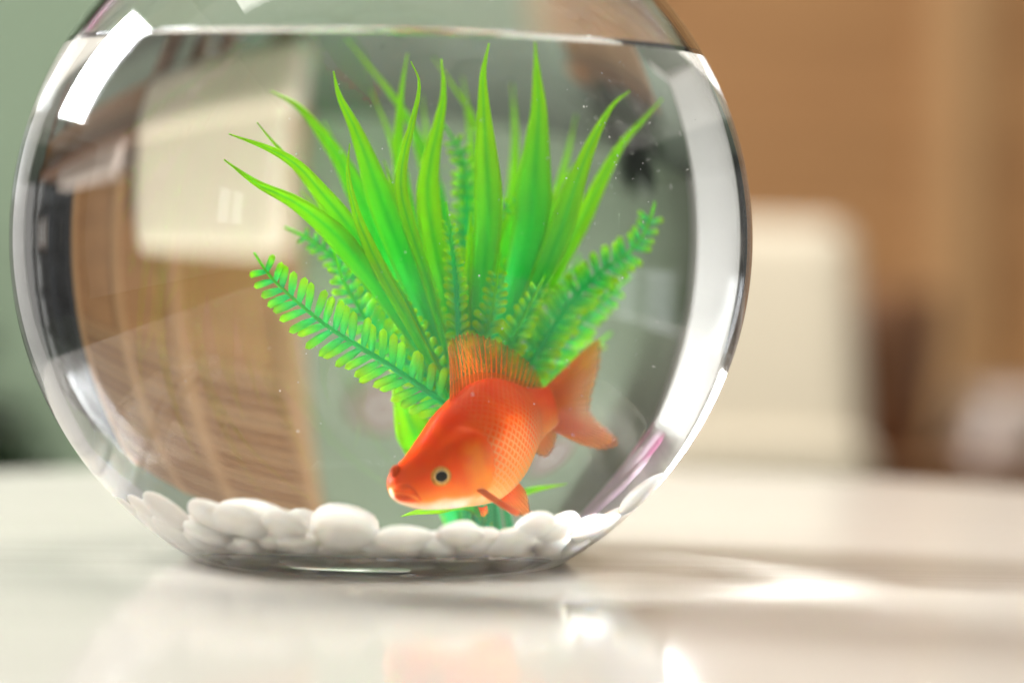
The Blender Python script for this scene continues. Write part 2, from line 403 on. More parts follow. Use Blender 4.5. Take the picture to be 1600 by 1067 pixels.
prof += [(rx-.001, rz+.004), (rx+.001, rz+.008), (rx+.0035, rz+.011), (rx+.004, rz+.0135), (rx+.002, rz+.0155), (rx-.0005, rz+.0145), (rx-.003, rz+.010), (rx-.0048, rz+.005)]
n_out = len(prof)
aw = math.asin(.49*R/RI); a1i = math.asin((rz-CZ)/RI); ab = -math.asin((CZ-ZF)/RI)
for i in range(30): a = a1i+(aw-a1i)*i/29; prof.append((RI*math.cos(a), CZ+RI*math.sin(a)))
n_dry = len(prof)
for i in range(1, 100): a = aw+(ab+.06-aw)*i/99; prof.append((RI*math.cos(a), CZ+RI*math.sin(a)))
re, ze = prof[-1]
for i in range(1, 8):
    t = i/8; p0 = Vector((re, ze)); p2 = Vector((re-.018, ZF)); p1 = Vector((re-.007, ZF+.0002)); q = p0*(1-t)**2+p1*(2*t*(1-t))+p2*t*t; prof.append((q.x, q.y))
prof += [(re-.018, ZF), (re-.04, ZF), (0, ZF)]
V, Fc, rows = lathe(prof, 200)
fm = []
for i, (s, e2) in enumerate(rows): fm += [1 if i >= n_dry-1 else 0]*(e2-s)
bowl = put('fish_bowl', mesh('fish_bowl', V, Fc, [M['glass'], M['glass_water']], fm=fm))
me = bowl.data
# normals must point out of the glass
c0 = me.polygons[rows[40][0]]
if c0.normal.dot(Vector((c0.center.x, c0.center.y, c0.center.z-CZ))) < 0: me.flip_normals()
tag(bowl, 'round clear glass fish bowl standing on the cream table', 'fish bowl')

EPS = .0005; wp = [(0, WL)]
for i in range(1, 40):
    rr = (RI*math.cos(aw)-.014)*i/39; wp.append((rr, WL))
rw = RI*math.cos(aw)
for i in range(1, 25):
    dd = .014*(1-i/24); wp.append((rw-dd, WL+.0019*math.exp(-dd/.0024)))
n_top = len(wp)
ztop = WL+.0019; at = math.asin((ztop-CZ)/(RI+EPS))
rq = (RI+EPS)*math.cos(at); wp.append((rq, ztop)); n_top = len(wp)
for i in range(1, 60): a = at+(ab+.06-at)*i/59; wp.append(((RI+EPS)*math.cos(a), CZ+(RI+EPS)*math.sin(a)))
re2, ze2 = wp[-1]
wp += [(re2-.006, ZF+.001-EPS), (re2-.018, ZF-EPS), (0, ZF-EPS)]
V, Fc, rows = lathe(wp, 160); fm = []
for i, (s, e2) in enumerate(rows): fm += [0 if i < n_top-1 else 1]*(e2-s)
wat = put('water', mesh('water', V, Fc, [M['water'], M['water_side']], fm=fm))
if wat.data.polygons[rows[10][0]].normal.z < 0: wat.data.flip_normals()
tag(wat, 'clear water filling the round glass fish bowl', 'water')

# ------------------------------------------------------------------ white pebbles on the floor of the bowl
m, nt, b = mat('pebble'); tc = N(nt, 'ShaderNodeTexCoord'); oi = N(nt, 'ShaderNodeObjectInfo')
nz = N(nt, 'ShaderNodeTexNoise', Scale=1.6, Detail=4.0); link(nt, tc.outputs['Object'], nz.inputs['Vector'])
c1 = ramp(nt, nz.outputs['Fac'], [(.3, (.74, .71, .675)), (.7, (.82, .80, .775))])
link(nt, mixc(nt, math_n(nt, 'MULTIPLY', oi.outputs['Random'], .35), c1, (.76, .71, .65)), b.inputs['Base Color'])
b.inputs['Roughness'].default_value = .38; b.inputs['IOR'].default_value = 1.2; b.inputs['Subsurface Weight'].default_value = .6; b.inputs['Subsurface Radius'].default_value = (1, .8, .6); b.inputs['Subsurface Scale'].default_value = .004
M['pebble'] = m
from mathutils import noise as mnoise
def pebble_mesh(seed):
    bm = bmesh.new(); bmesh.ops.create_icosphere(bm, subdivisions=3, radius=1); rs = random.Random(seed)
    off = Vector((rs.random()*50, rs.random()*50, rs.random()*50))
    cuts = []
    for _ in range(6):
        d = Vector((rs.gauss(0, 1), rs.gauss(0, 1), rs.gauss(0, .8))).normalized(); cuts.append((d, rs.uniform(.62, .9)))
    for v in bm.verts:
        nrm = v.co.normalized(); k = 1+.14*mnoise.noise(nrm*.9+off)+.06*mnoise.noise(nrm*2.1+off); p = nrm*k
        for d, h in cuts:
            e = p.dot(d)-h
            if e > 0: p -= d*(e*.82)
        v.co = p
    for _ in range(2): bmesh.ops.smooth_vert(bm, verts=bm.verts[:], factor=.5, use_axis_x=True, use_axis_y=True, use_axis_z=True)
    for v in bm.verts: v.co *= 1.12
    me = bpy.data.meshes.new('pebble'); bm.to_mesh(me); bm.free(); me.materials.append(M['pebble'])
    me.polygons.foreach_set('use_smooth', [True]*len(me.polygons)); return me
pm = [pebble_mesh(i) for i in range(14)]
balls = []
def floor_z(rho, r):            # lowest centre height of a ball of radius r at distance rho from the axis
    z = ZF + r*.78
    if rho < RI-r: z = max(z, CZ-math.sqrt(max(0, (RI-r*.85)**2-rho*rho)))
    return z
def drop(x, y, r):
    z = floor_z(math.hypot(x, y), r)
    for (a, b2, c, q) in balls:
        d2 = (x-a)**2+(y-b2)**2; s = (r+q)*.70
        if d2 < s*s: z = max(z, c+math.sqrt(s*s-d2)*.82)
    return z
def lay(x, y, r, zmax):
    z = drop(x, y, r)
    if z > zmax: return False
    balls.append((x, y, z, r)); return True
rs = random.Random(11)
PLANT_AT = (.030, .030)
tries = 0
while tries < 4200:
    tries += 1
    r = rs.uniform(.0064, .0090); rho = math.sqrt(rs.random())*.079; g = rs.random()*6.283
    x, y = rho*math.cos(g), rho*math.sin(g)
    if math.hypot(x-PLANT_AT[0], y-PLANT_AT[1]) < .030: continue
    # the heap is higher along the wall and on the left, lower under the fish
    zm = .0205 + .006*smooth(.058, .075, rho)*(smooth(-.02, -.05, x)+smooth(.045, .06, x))
    if x > .0: zm -= .003*smooth(.0, .03, x)*smooth(.075, .06, rho)
    lay(x, y, r, zm)
NBIG = len(balls)
for _ in range(900):
    r = rs.uniform(.0042, .0062); rho = rs.uniform(.045, .074); g = rs.uniform(3.14, 6.283); lay(rho*math.cos(g), rho*math.sin(g), r, .0175)
NTOP = len(balls)
for px, Y, r in ((330, -.050, .0084), (392, -.050, .0096), (455, -.052, .0104), (528, -.048, .0098), 
                 (470, -.035, .009), (905, -.045, .0086), (962, -.040, .0092), (930, -.030, .0085), (985, -.024, .0085), (350, -.035, .009)):
    lay(w(px, 800, Y).x, Y, r, .032)
for i, (x, y, z, r) in enumerate(balls):
    o = bpy.data.objects.new('pebble', pm[i % len(pm)]); COL.objects.link(o); o.location = (x, y, z)
    rho = math.hypot(x, y); tilt = smooth(.055, .095, rho)*.75
    g = math.atan2(y, x)
    rot = Matrix.Rotation(-tilt, 3, Vector((-math.sin(g), math.cos(g), 0))) @ Matrix.Rotation(rs.uniform(-.3, .3), 3, 'X') @ Matrix.Rotation(rs.random()*6.28, 3, 'Z')
    o.rotation_euler = rot.to_euler(); a = rs.uniform(1.0, 1.32); o.scale = (r*a, r*rs.uniform(.90, 1.05), r*rs.uniform(.60, .80))
    lab = 'smooth white pebble in the bottom layer of the fish bowl' if i < NBIG else 'small white pebble wedged between larger ones by the bowl wall' if i < NTOP else 'smooth white pebble lying on top of the pebble layer in the fish bowl'
    tag(o, lab, 'pebble', 'white pebbles in the bowl')

# ------------------------------------------------------------------ plastic plant
def plastic(name, stops, rib=True):
    m, nt, b = mat(name); tc = N(nt, 'ShaderNodeUVMap'); sp = N(nt, 'ShaderNodeSeparateXYZ'); link(nt, tc.outputs[0], sp.inputs[0])
    oi = N(nt, 'ShaderNodeObjectInfo'); nz = N(nt, 'ShaderNodeTexNoise', Scale=3.0, Detail=2.0)
    v = math_n(nt, 'ADD', sp.outputs[1], math_n(nt, 'MULTIPLY', math_n(nt, 'SUBTRACT', oi.outputs['Random'], .5), .22))
    col = ramp(nt, v, stops)
    if rib:
        u = math_n(nt, 'ABSOLUTE', math_n(nt, 'SUBTRACT', sp.outputs[0], .5))
        mid = ramp(nt, u, [(.0, (1, 1, 1)), (.22, (0, 0, 0))]); mg = N(nt, 'ShaderNodeRGBToBW'); link(nt, mid, mg.inputs[0])
        col = mixc(nt, math_n(nt, 'MULTIPLY', mg.outputs[0], .55), col, (.06, .66, .14))
        edge = ramp(nt, u, [(.36, (0, 0, 0)), (.5, (1, 1, 1))]); eg = N(nt, 'ShaderNodeRGBToBW'); link(nt, edge, eg.inputs[0])
        col = mixc(nt, math_n(nt, 'MULTIPLY', eg.outputs[0], .55), col, (.46, .78, .05))
        wv = math_n(nt, 'SINE', math_n(nt, 'MULTIPLY', sp.outputs[0], 60.0))
        bp = N(nt, 'ShaderNodeBump', Strength=.12, Distance=.0003); link(nt, wv, bp.inputs['Height']); link(nt, bp.outputs[0], b.inputs['Normal'])
    link(nt, col, b.inputs['Base Color']); b.inputs['Roughness'].default_value = .35; b.inputs['IOR'].default_value = 1.18
    tr = N(nt, 'ShaderNodeBsdfTranslucent'); link(nt, col, tr.inputs['Color']); mx = N(nt, 'ShaderNodeMixShader'); mx.inputs[0].default_value = .58
    link(nt, b.outputs[0], mx.inputs[1]); link(nt, tr.outputs[0], mx.inputs[2]); link(nt, mx.outputs[0], nt.nodes['Material Output'].inputs[0])
    return m
TEAL = (.10, .80, .40); MIDG = (.17, .80, .14); LIME = (.50, .88, .04)
M['blade'] = plastic('blade', [(.34, TEAL), (.56, MIDG), (.80, LIME)])
M['frond'] = plastic('frond', [(.1, (.07, .74, .36)), (.5, (.09, .74, .24)), (.95, (.32, .82, .06))], False)
M['leaflet'] = plastic('leaflet', [(.0, (.08, .78, .38)), (.4, (.18, .80, .24)), (.9, (.54, .86, .06))], False)
plant = tag(thing('plastic_plant', (PLANT_AT[0], PLANT_AT[1], ZF)), 'bright green plastic aquarium plant with long blades and fern fronds', 'aquarium plant')
ROOT = Vector((PLANT_AT[0]-.001, PLANT_AT[1]-.002, .030))
def path3(pts, ya, yb, n, root=True):
    # pts: pixels from tip to lower end, ya / yb: depth at tip / lower end
    m2 = len(pts); sp = spline([(p[0], p[1], 0) for p in pts], n)
    P = [w(s.x, s.y, ya+(yb-ya)*(i/(n-1))) for i, s in enumerate(sp)]
    if root:
        e = P[-1]; k = 7; d0 = (P[-1]-P[-2]).normalized()
        L = (ROOT-e).length; jit = Vector((random.uniform(-.006, .006), random.uniform(-.006, .006), 0))
        b1 = e+d0*L*.5
        for i in range(1, k+1):
            t = i/k; P.append(e*(1-t)**2+b1*(2*t*(1-t))+(ROOT+jit)*t*t)
    return P[::-1]
def blade(pts, wid, ya=0., yb=.02, twist=0., fold=.35, thick=.0006, base=.36):
    P = path3(pts, ya, yb, 26); m2 = len(P); V = []; Fc = []; uv = []
    acc = [0]
    for i in range(1, m2): acc.append(acc[-1]+(P[i]-P[i-1]).length)
    hw = wid*PX*.52; nc = 7
    for i in range(m2):
        t = acc[i]/acc[-1]; tg = (P[min(i+1, m2-1)]-P[max(i-1, 0)]).normalized()
        view = Vector((0, -1, 0)); sd = tg.cross(view).normalized(); nn = sd.cross(tg)
        a = twist*(1-.4*t); sdr = sd*math.cos(a)+nn*math.sin(a); nr = nn*math.cos(a)-sd*math.sin(a)
        x_ = max(0, (t-.72)/.28); pr = (base+(1-base)*smooth(.28, .74, t)) * max(.025, (1-x_**1.2)*(1-.25*x_))
        for j in range(nc):
            u = j/(nc-1)-.5; x = 2*u*hw*pr
            V.append(P[i]+sdr*x+nr*(abs(2*u)**1.3*hw*pr*fold)); uv.append((j/(nc-1), t))
    for i in range(m2-1):
        for j in range(nc-1): Fc.append((i*nc+j, i*nc+j+1, (i+1)*nc+j+1, (i+1)*nc+j))
    o = put('leaf', mesh('leaf', V, Fc, [M['blade']], uv=uv), plant)
    md = o.modifiers.new('thickness', 'SOLIDIFY'); md.thickness = thick; md.offset = 0
    return o
BL = [  # pixels tip -> base, width, depth at tip, depth at base, twist
 ([(358,210),(419,232),(464,258),(506,305),(544,352),(600,430),(655,520),(700,610)], 30, -.016, .008, .25),
 ([(402,192),(425,220),(462,262),(500,312),(550,390),(640,520),(700,620)], 16, .0, .02, -.2),
 ([(350,250),(402,287),(454,312),(489,336),(530,372),(590,445),(650,530),(702,620)], 36, -.012, .006, .3),
 ([(423,142),(468,168),(503,210),(530,248),(556,296),(610,410),(680,560),(710,640)], 34, .028, .03, -.1),
 ([(521,112),(530,150),(554,199),(577,258),(597,315),(640,430),(690,560),(715,640)], 42, -.002, .015, .15),
 ([(546,225),(543,265),(550,307),(565,355),(600,430),(655,530),(705,630)], 22, -.022, .002, .5),
 ([(540,60),(575,102),(613,150),(650,210),(690,320),(715,480),(725,620)], 15, .055, .04, 0),
 ([(637,84),(628,137),(624,189),(624,245),(636,330),(680,480),(715,620)], 24, .03, .035, -.2),
 ([(642,97),(655,132),(645,189),(632,240),(627,293),(640,350),(672,450),(712,600)], 20, -.012, .006, .4),
 ([(690,92),(693,147),(684,199),(673,250),(668,310),(682,400),(706,520),(722,640)], 36, .010, .015, -.25),
 ([(677,90),(714,144),(738,182),(762,250),(770,340),(755,480),(735,620)], 13, .055, .045, 0),
 ([(764,68),(755,115),(756,171),(759,223),(763,293),(762,360),(748,490),(735,630)], 42, .004, .012, .05),
 ([(836,66),(839,119),(842,171),(839,223),(834,293),(826,370),(790,490),(748,630)], 52, .024, .02, -.1),
 ([(984,142),(957,165),(931,210),(912,255),(894,307),(868,385),(820,490),(755,630)], 36, .014, .02, .2),
 ([(1036,154),(1006,187),(972,225),(942,277),(912,337),(862,430),(800,540),(750,640)], 27, .036, .03, -.2),
 ([(905,247),(875,292),(852,326),(828,400),(790,500),(745,630)], 18, .04, .03, 0),
 ([(820,278),(800,320),(775,385),(750,480),(732,620)], 20, .03, .03, .2),
 ([(579,140),(600,189),(614,230),(640,330),(690,480),(715,610)], 14, .05, .04, 0),
 ([(640,200),(658,260),(680,330),(705,440),(722,600)], 18, .05, .04, .3),
 ([(715,210),(722,300),(728,400),(726,520),(725,630)], 20, .045, .035, .1),
 ([(600,250),(625,330),(660,420),(700,540),(718,640)], 28, .02, .02, -.3),
 ([(870,300),(862,370),(835,450),(790,550),(742,640)], 28, .03, .025, -.2),
 ([(735,330),(733,420),(728,520),(722,640)], 30, .012, .012, .2),
 ([(505,190),(540,260),(580,340),(640,460),(700,600)], 22, .045, .035, .2),
 ([(660,150),(668,220),(684,320),(705,450),(722,610)], 18, .055, .045, -.2),
 ([(722,120),(735,210),(742,310),(740,440),(730,610)], 20, .06, .045, .2),
 ([(800,130),(805,220),(800,320),(778,450),(742,620)], 22, .06, .045, -.1),
 ([(900,180),(882,260),(855,350),(805,480),(748,630)], 20, .055, .04, .2),
 ([(470,300),(520,350),(575,420),(640,510),(700,615)], 20, .03, .025, .2),
 ([(885,756),(858,760),(830,766),(800,775)], 9, .03, .03, 0),
]
for pts, wd, ya, yb, tw_ in BL: blade(pts, wd, ya, yb, tw_)
# broad sheath stem showing left of the fish
blade([(612,585),(628,625),(645,668),(662,700),(690,750)], 52, .012, .02, .1, .5, .0012, .9)
blade([(628,806),(650,800),(680,795),(705,790)], 16, .002, .01, .2)
# leaflet shared by all fronds: unit length along +X
V = []; Fc = []; uv = []; nl = 10
for i in range(nl+1):
    t = i/nl; ww = .17*(.62+.38*smooth(0, .5, t))*math.sqrt(max(0, 1-max(0, (t-.8)/.2)**2))+.004
    for k in range(6):
        g = 2*math.pi*k/6; V.append((t, math.cos(g)*ww, math.sin(g)*ww*.42 + .05*math.sin(t*3.0))); uv.append((.5, t))
for i in range(nl):
    for k in range(6): Fc.append((i*6+k, i*6+(k+1) % 6, (i+1)*6+(k+1) % 6, (i+1)*6+k))
Fc.append(tuple(range(nl*6, nl*6+6))); Fc.append(tuple(range(6))[::-1])
LM = mesh('leaflet', V, Fc, [M['leaflet']], uv=uv)
def frond(pts, ln, ya, yb, spc=15., tilt=1.05, roll=0., skip=.1, n=40, fade=.75):
    P = path3(pts, ya, yb, n); m2 = len(P); acc = [0]
    for i in range(1, m2): acc.append(acc[-1]+(P[i]-P[i-1]).length)
    tot = acc[-1]; V, Fc = tube(P, lambda t: (.00105-.0007*t), 7); uv = [(.5, (i//7)/(m2-1)) for i in range(len(V))]
    st_ = put('frond', mesh('frond', V, Fc, [M['frond']], uv=uv), plant)
    s = tot*(1-fade); step = spc*PX
    while s < tot-.0045:
        k = max(i for i in range(m2) if acc[i] <= s); k = min(k, m2-2); f = (s-acc[k])/(acc[k+1]-acc[k]); p = P[k].lerp(P[k+1], f); tg = (P[k+1]-P[k]).normalized()
        view = Vector((0, -1, 0)); sd = tg.cross(view).normalized(); nn = sd.cross(tg).normalized()
        sdr = sd*math.cos(roll)+nn*math.sin(roll); t = s/tot
        L = 1.15*ln*PX*(.42+.58*min(1, (tot-s)/(.25*tot)+.05))*random.uniform(.92, 1.06)
        for side in (-1, 1):
            ti = tilt+random.uniform(-.12, .12); d = (tg*math.cos(ti)+sdr*side*math.sin(ti)+nn*random.uniform(-.15, .32)).normalized()
            zz = d.cross(tg).normalized(); yy = zz.cross(d).normalized()
            Mx = Matrix((d*L, yy*min(L, .0068), zz*min(L, .0068))).transposed().to_4x4(); Mx.translation = p+tg*random.uniform(-.0004, .0004)
            if len(leaflets) >= 300: extra.append(Mx); continue
            o = bpy.data.objects.new('leaflet', LM); COL.objects.link(o); o.parent = st_
            leaflets.append((o, Mx))
        s += step
    return st_
leaflets = []; extra = []
FR = [  # pixels tip -> base, leaflet length, depth at tip, depth at base, spacing, roll, part of the stem that carries leaflets
 ([(397,395),(424,434),(468,475),(515,512),(562,542),(616,576),(684,622)], 46, -.026, -.002, 19, .1, .80),
 ([(520,387),(535,434),(555,471),(582,512),(623,549),(690,612)], 34, .008, .010, 16, .3, .75),
 ([(445,355),(480,372),(520,402),(560,445),(620,510),(690,600)], 26, .026, .024, 15, -.2, .75),
 ([(1024,316),(1008,362),(985,392),(935,428),(890,475),(840,550),(780,640)], 34, .034, .026, 15.5, .2, .78),
 ([(985,432),(935,475),(890,520),(840,580),(780,660)], 30, .044, .03, 15, -.3, .72),
 ([(690,190),(720,240),(729,300),(728,356),(722,450),(722,560)], 30, .036, .03, 17, .5, .66),
 ([(828,303),(781,335),(745,382),(728,460),(722,580)], 24, .022, .02, 15, .2, .72),
 ([(697,315),(705,375),(713,450),(720,560)], 22, -.004, .004, 15, .5, .72),
 ([(862,338),(805,420),(772,510),(745,610)], 28, .03, .025, 15, -.2, .75),
 ([(600,425),(625,480),(655,535),(700,605)], 26, .002, .010, 15, .2, .72),
 ([(645,395),(668,460),(690,530),(712,610)], 22, .012, .012, 15, -.2, .70),
 ([(782,395),(772,470),(754,545),(735,630)], 26, .004, .010, 15, .25, .72),
 ([(852,430),(816,500),(780,570),(745,650)], 28, .012, .014, 15, -.2, .74),
 ([(905,400),(868,480),(820,560),(765,650)], 24, .05, .03, 15, .1, .7),
 ([(955,520),(905,560),(850,600),(790,680)], 24, .05, .035, 15, .2, .65),
]
for pts, ln, ya, yb, spc, rl, fd in FR: frond(pts, ln, ya, yb, spc, 1.05, rl, fade=fd)
bpy.context.view_layer.update()
for o, Mx in leaflets: o.matrix_parent_inverse = o.parent.matrix_world.inverted(); o.matrix_basis = Mx
if extra:                        # leaflets of the inner fronds, too many to be single parts
    V = []; Fc = []; uvx = []; l0 = [v.co.copy() for v in LM.vertices]; f0 = [tuple(p.vertices) for p in LM.polygons]
    for Mx in extra:
        o_ = len(V); V += [Mx @ v for v in l0]; Fc += [tuple(i+o_ for i in f) for f in f0]; uvx += [(.5, v.x) for v in l0]
    put('inner_leaflets', mesh('inner_leaflets', V, Fc, [M['leaflet']], uv=uvx), plant)['kind'] = 'stuff'
# stony foot of the plant
bm = bmesh.new(); bmesh.ops.create_icosphere(bm, subdivisions=5, radius=1)
for v in bm.verts:
    nrm = v.co.normalized(); k = 1+.10*mnoise.noise(nrm*3)+.13*mnoise.noise(nrm*8+Vector((3, 1, 2)))+.06*mnoise.noise(nrm*19)
    v.co = Vector((nrm.x*.034, nrm.y*.026, max(-.30, nrm.z)*.020))*k + Vector((PLANT_AT[0]+.010, PLANT_AT[1], ZF+.0055))
me = bpy.data.meshes.new('foot'); bm.to_mesh(me); bm.free(); M['stone'] = plain('stone', (.58, .50, .41), .8, .25, 180); me.materials.append(M['stone'])
me.polygons.foreach_set('use_smooth', [True]*len(me.polygons)); put('foot', me, plant)

# ------------------------------------------------------------------ goldfish
fish = thing('goldfish', tuple(w(740, 700, -.025))); tag(fish, 'orange goldfish with raised dorsal fin swimming low among white pebbles', 'goldfish')
#      px   py    Y      half height, half width (pixels)
SP = [(609,757,-.0400, 8, 7), (611,757,-.0398,20,15), (618,757,-.0392,30,22), (633,756,-.0380,41,31), (658,750,-.0355,56,43), (690,734,-.0320,74,53),
      (722,713,-.0270,91,59), (752,694,-.0195,100,61), (780,675,-.0100,90,56), (803,661,-.0010,68,43), (824,651,.0060,48,28), (845,642,.0110,37,17), (864,637,.0135,33,10)]
NS, NV = 110, 96
s1 = spline([(a, b2, c*1000) for a, b2, c, _, _ in SP], NS); s2 = spline([(h, v, 0) for _, _, _, h, v in SP], NS)
ctr = [w(p.x, p.y, p.z/1000) for p in s1]
V = []; uv = []; Fc = []; VC = []
arc = [0]
for i in range(1, NS): arc.append(arc[-1]+(ctr[i]-ctr[i-1]).length)
frames = []
def tpx(x): return arc[min(range(NS), key=lambda i: abs(s1[i].x-x))]/arc[-1]
TG = tpx(724); TE = tpx(668); TC = tpx(692)
for i in range(NS):
    tg = (ctr[min(i+2, NS-1)]-ctr[max(i-2, 0)]).normalized(); t = arc[i]/arc[-1]
    u_ = Vector((-.13, 0, 1)); u_ = (u_-tg*u_.dot(tg)*.8).normalized(); sd = tg.cross(u_).normalized()   # sd points to the viewer's side or away
    if sd.y > 0: sd = -sd
    frames.append((tg, u_, sd)); hh, hw = s2[i].x*PX, s2[i].y*PX
    for k in range(NV):
        g = 2*math.pi*k/NV; cz_, sx_ = math.cos(g), math.sin(g)      # g = 0 dorsal
        ee = 1.0
        px_ = math.copysign(abs(sx_)**.92, sx_); pz_ = math.copysign(abs(cz_)**1.0, cz_)
        narrow = 1-.22*smooth(.2, 1, cz_)*smooth(.15, .5, t)         # keel along the back
        p = ctr[i]+u_*(hh*pz_)+sd*(hw*px_*narrow)
        out_ = (u_*(pz_/max(hh, 1e-5))+sd*(px_/max(hw, 1e-5))).normalized()
        # gill cover: a raised plate ending in a curved edge
        e0 = TG-.10*(cz_+.05)**2; gl = smooth(e0+.010, e0-.003, t)*smooth(TE, TC+.04, t)*smooth(-.97, -.7, cz_)*smooth(.75, .35, cz_)
        p += out_*(.0019*gl)
        # cheek groove in front of it
        e1 = TC-.05*cz_*cz_; p -= out_*(.0004*math.exp(-((t-e1)/.012)**2)*smooth(.6, .2, abs(cz_)))
        # soft eye socket swelling, mouth dent
        p += out_*(.0009*math.exp(-((t-TE)/.06)**2-((cz_-.12)/.35)**2))
        V.append(p); uv.append((k/NV, t)); VC.append((t, cz_))
for i in range(NS-1):
    for k in range(NV): Fc.append((i*NV+k, (i+1)*NV+k, (i+1)*NV+(k+1) % NV, i*NV+(k+1) % NV))
Fc.append(tuple(range(NV))); Fc.append(tuple(range((NS-1)*NV, NS*NV))[::-1])
m, nt, b = mat('fish_skin'); at_ = N(nt, 'ShaderNodeAttribute', attribute_name='place'); sp_ = N(nt, 'ShaderNodeSeparateXYZ'); link(nt, at_.outputs['Vector'], sp_.inputs[0])
tt, vv, aa = sp_.outputs[0], sp_.outputs[1], sp_.outputs[2]
tc = N(nt, 'ShaderNodeTexCoord'); nz = N(nt, 'ShaderNodeTexNoise', Scale=90.0, Detail=4.0); link(nt, tc.outputs['Object'], nz.inputs['Vector'])
vn = math_n(nt, 'ADD', vv, math_n(nt, 'MULTIPLY', math_n(nt, 'SUBTRACT', nz.outputs['Fac'], .5), .35))
base = ramp(nt, math_n(nt, 'MULTIPLY_ADD', vn, .5, .5), [(.0, (.90, .45, .16)), (.14, (.92, .30, .04)), (.38, (.95, .14, .003)), (.62, (.94, .080, .001)), (.9, (.87, .048, .001))])
head = ramp(nt, math_n(nt, 'MULTIPLY_ADD', vn, .5, .5), [(.0, (.88, .76, .62)), (.045, (.88, .62, .38)), (.12, (.90, .25, .03)), (.3, (.90, .115, .004)), (.5, (.88, .065, .002)), (.9, (.82, .045, .001))])
hm = ramp(nt, tt, [(TC, (1, 1, 1)), (TG, (0, 0, 0))]); hb = N(nt, 'ShaderNodeRGBToBW'); link(nt, hm, hb.inputs[0])
col = mixc(nt, hb.outputs[0], base, head)
gc = ramp(nt, tt, [(TC-.01, (0, 0, 0)), (TC+.03, (1, 1, 1)), (TG-.05, (1, 1, 1)), (TG-.005, (0, 0, 0))]); gb = N(nt, 'ShaderNodeRGBToBW'); link(nt, gc, gb.inputs[0])
gv = ramp(nt, math_n(nt, 'MULTIPLY_ADD', vn, .5, .5), [(.12, (.6, .6, .6)), (.3, (1, 1, 1)), (.55, (.7, .7, .7)), (.68, (0, 0, 0))]); gvb = N(nt, 'ShaderNodeRGBToBW'); link(nt, gv, gvb.inputs[0])
nz3 = N(nt, 'ShaderNodeTexNoise', Scale=220.0, Detail=5.0); link(nt, tc.outputs['Object'], nz3.inputs['Vector'])
col = mixc(nt, math_n(nt, 'MULTIPLY', math_n(nt, 'MULTIPLY', gb.outputs[0], gvb.outputs[0]), math_n(nt, 'MULTIPLY', nz3.outputs['Fac'], 1.3)), col, (.95, .33, .03))
col = mixc(nt, math_n(nt, 'MULTIPLY', math_n(nt, 'SUBTRACT', nz3.outputs['Fac'], .35), .5), col, (.95, .24, .012))
# scales: rows along the body, every second row shifted by half
SU, SV = 56.0, 40.0
nw = N(nt, 'ShaderNodeTexNoise', Scale=260.0, Detail=2.0); link(nt, tc.outputs['Object'], nw.inputs['Vector'])
row = math_n(nt, 'ADD', math_n(nt, 'MULTIPLY', tt, SU), math_n(nt, 'MULTIPLY', math_n(nt, 'SUBTRACT', nw.outputs['Fac'], .5), .9)); ri = math_n(nt, 'FLOOR', row); half = math_n(nt, 'MULTIPLY', math_n(nt, 'MODULO', ri, 2.0), .5)
fu = math_n(nt, 'FRACT', row); fv = math_n(nt, 'SUBTRACT', math_n(nt, 'FRACT', math_n(nt, 'ADD', math_n(nt, 'MULTIPLY', aa, SV), half)), .5)
dist = math_n(nt, 'SQRT', math_n(nt, 'ADD', math_n(nt, 'POWER', math_n(nt, 'MULTIPLY', fu, .75), 2.0), math_n(nt, 'POWER', math_n(nt, 'MULTIPLY', fv, 1.5), 2.0)))
inside = math_n(nt, 'LESS_THAN', dist, .74)
hgt = math_n(nt, 'MULTIPLY', inside, math_n(nt, 'MULTIPLY_ADD', dist, 1.0, .25))
bodym = ramp(nt, tt, [(TG-.015, (0, 0, 0)), (TG+.02, (1, 1, 1)), (.80, (1, 1, 1)), (.93, (.2, .2, .2))]); bb = N(nt, 'ShaderNodeRGBToBW'); link(nt, bodym, bb.inputs[0])
lowm = ramp(nt, math_n(nt, 'MULTIPLY_ADD', vv, .5, .5), [(.10, (1, 1, 1)), (.50, (.75, .75, .75)), (.72, (.12, .12, .12))]); lb = N(nt, 'ShaderNodeRGBToBW'); link(nt, lowm, lb.inputs[0])
rim = math_n(nt, 'MULTIPLY', math_n(nt, 'MULTIPLY', inside, ramp(nt, dist, [(.25, (0, 0, 0)), (.68, (1, 1, 1))])), math_n(nt, 'MULTIPLY', bb.outputs[0], lb.outputs[0]))
col = mixc(nt, math_n(nt, 'MULTIPLY', rim, .62), col, (.98, .56, .20))
gap = math_n(nt, 'MULTIPLY', math_n(nt, 'SUBTRACT', 1.0, inside), math_n(nt, 'MULTIPLY', bb.outputs[0], .22))
col = mixc(nt, gap, col, (.72, .13, .008))
link(nt, math_n(nt, 'MULTIPLY', rim, .22), b.inputs['Metallic']); link(nt, col, b.inputs['Base Color']); b.inputs['Roughness'].default_value = .27; b.inputs['IOR'].default_value = 1.11
b.inputs['Subsurface Weight'].default_value = .12; b.inputs['Subsurface Radius'].default_value = (1, .35, .1); b.inputs['Subsurface Scale'].default_value = .0025
bp = N(nt, 'ShaderNodeBump', Strength=.35, Distance=.0006); link(nt, math_n(nt, 'ADD', math_n(nt, 'MULTIPLY', hgt, bb.outputs[0]), math_n(nt, 'MULTIPLY', nz3.outputs['Fac'], .9)), bp.inputs['Height']); link(nt, bp.outputs[0], b.inputs['Normal'])
M['fish'] = m
me = mesh('body', V, Fc, [M['fish']]); fixn(me)
atr = me.attributes.new('place', 'FLOAT_VECTOR', 'POINT')
atr.data.foreach_set('vector', [x for i in range(len(V)) for x in (VC[i][0], VC[i][1], uv[i][0] if uv[i][0] <= .5 else 1-uv[i][0])])
body = put('body', me, fish)
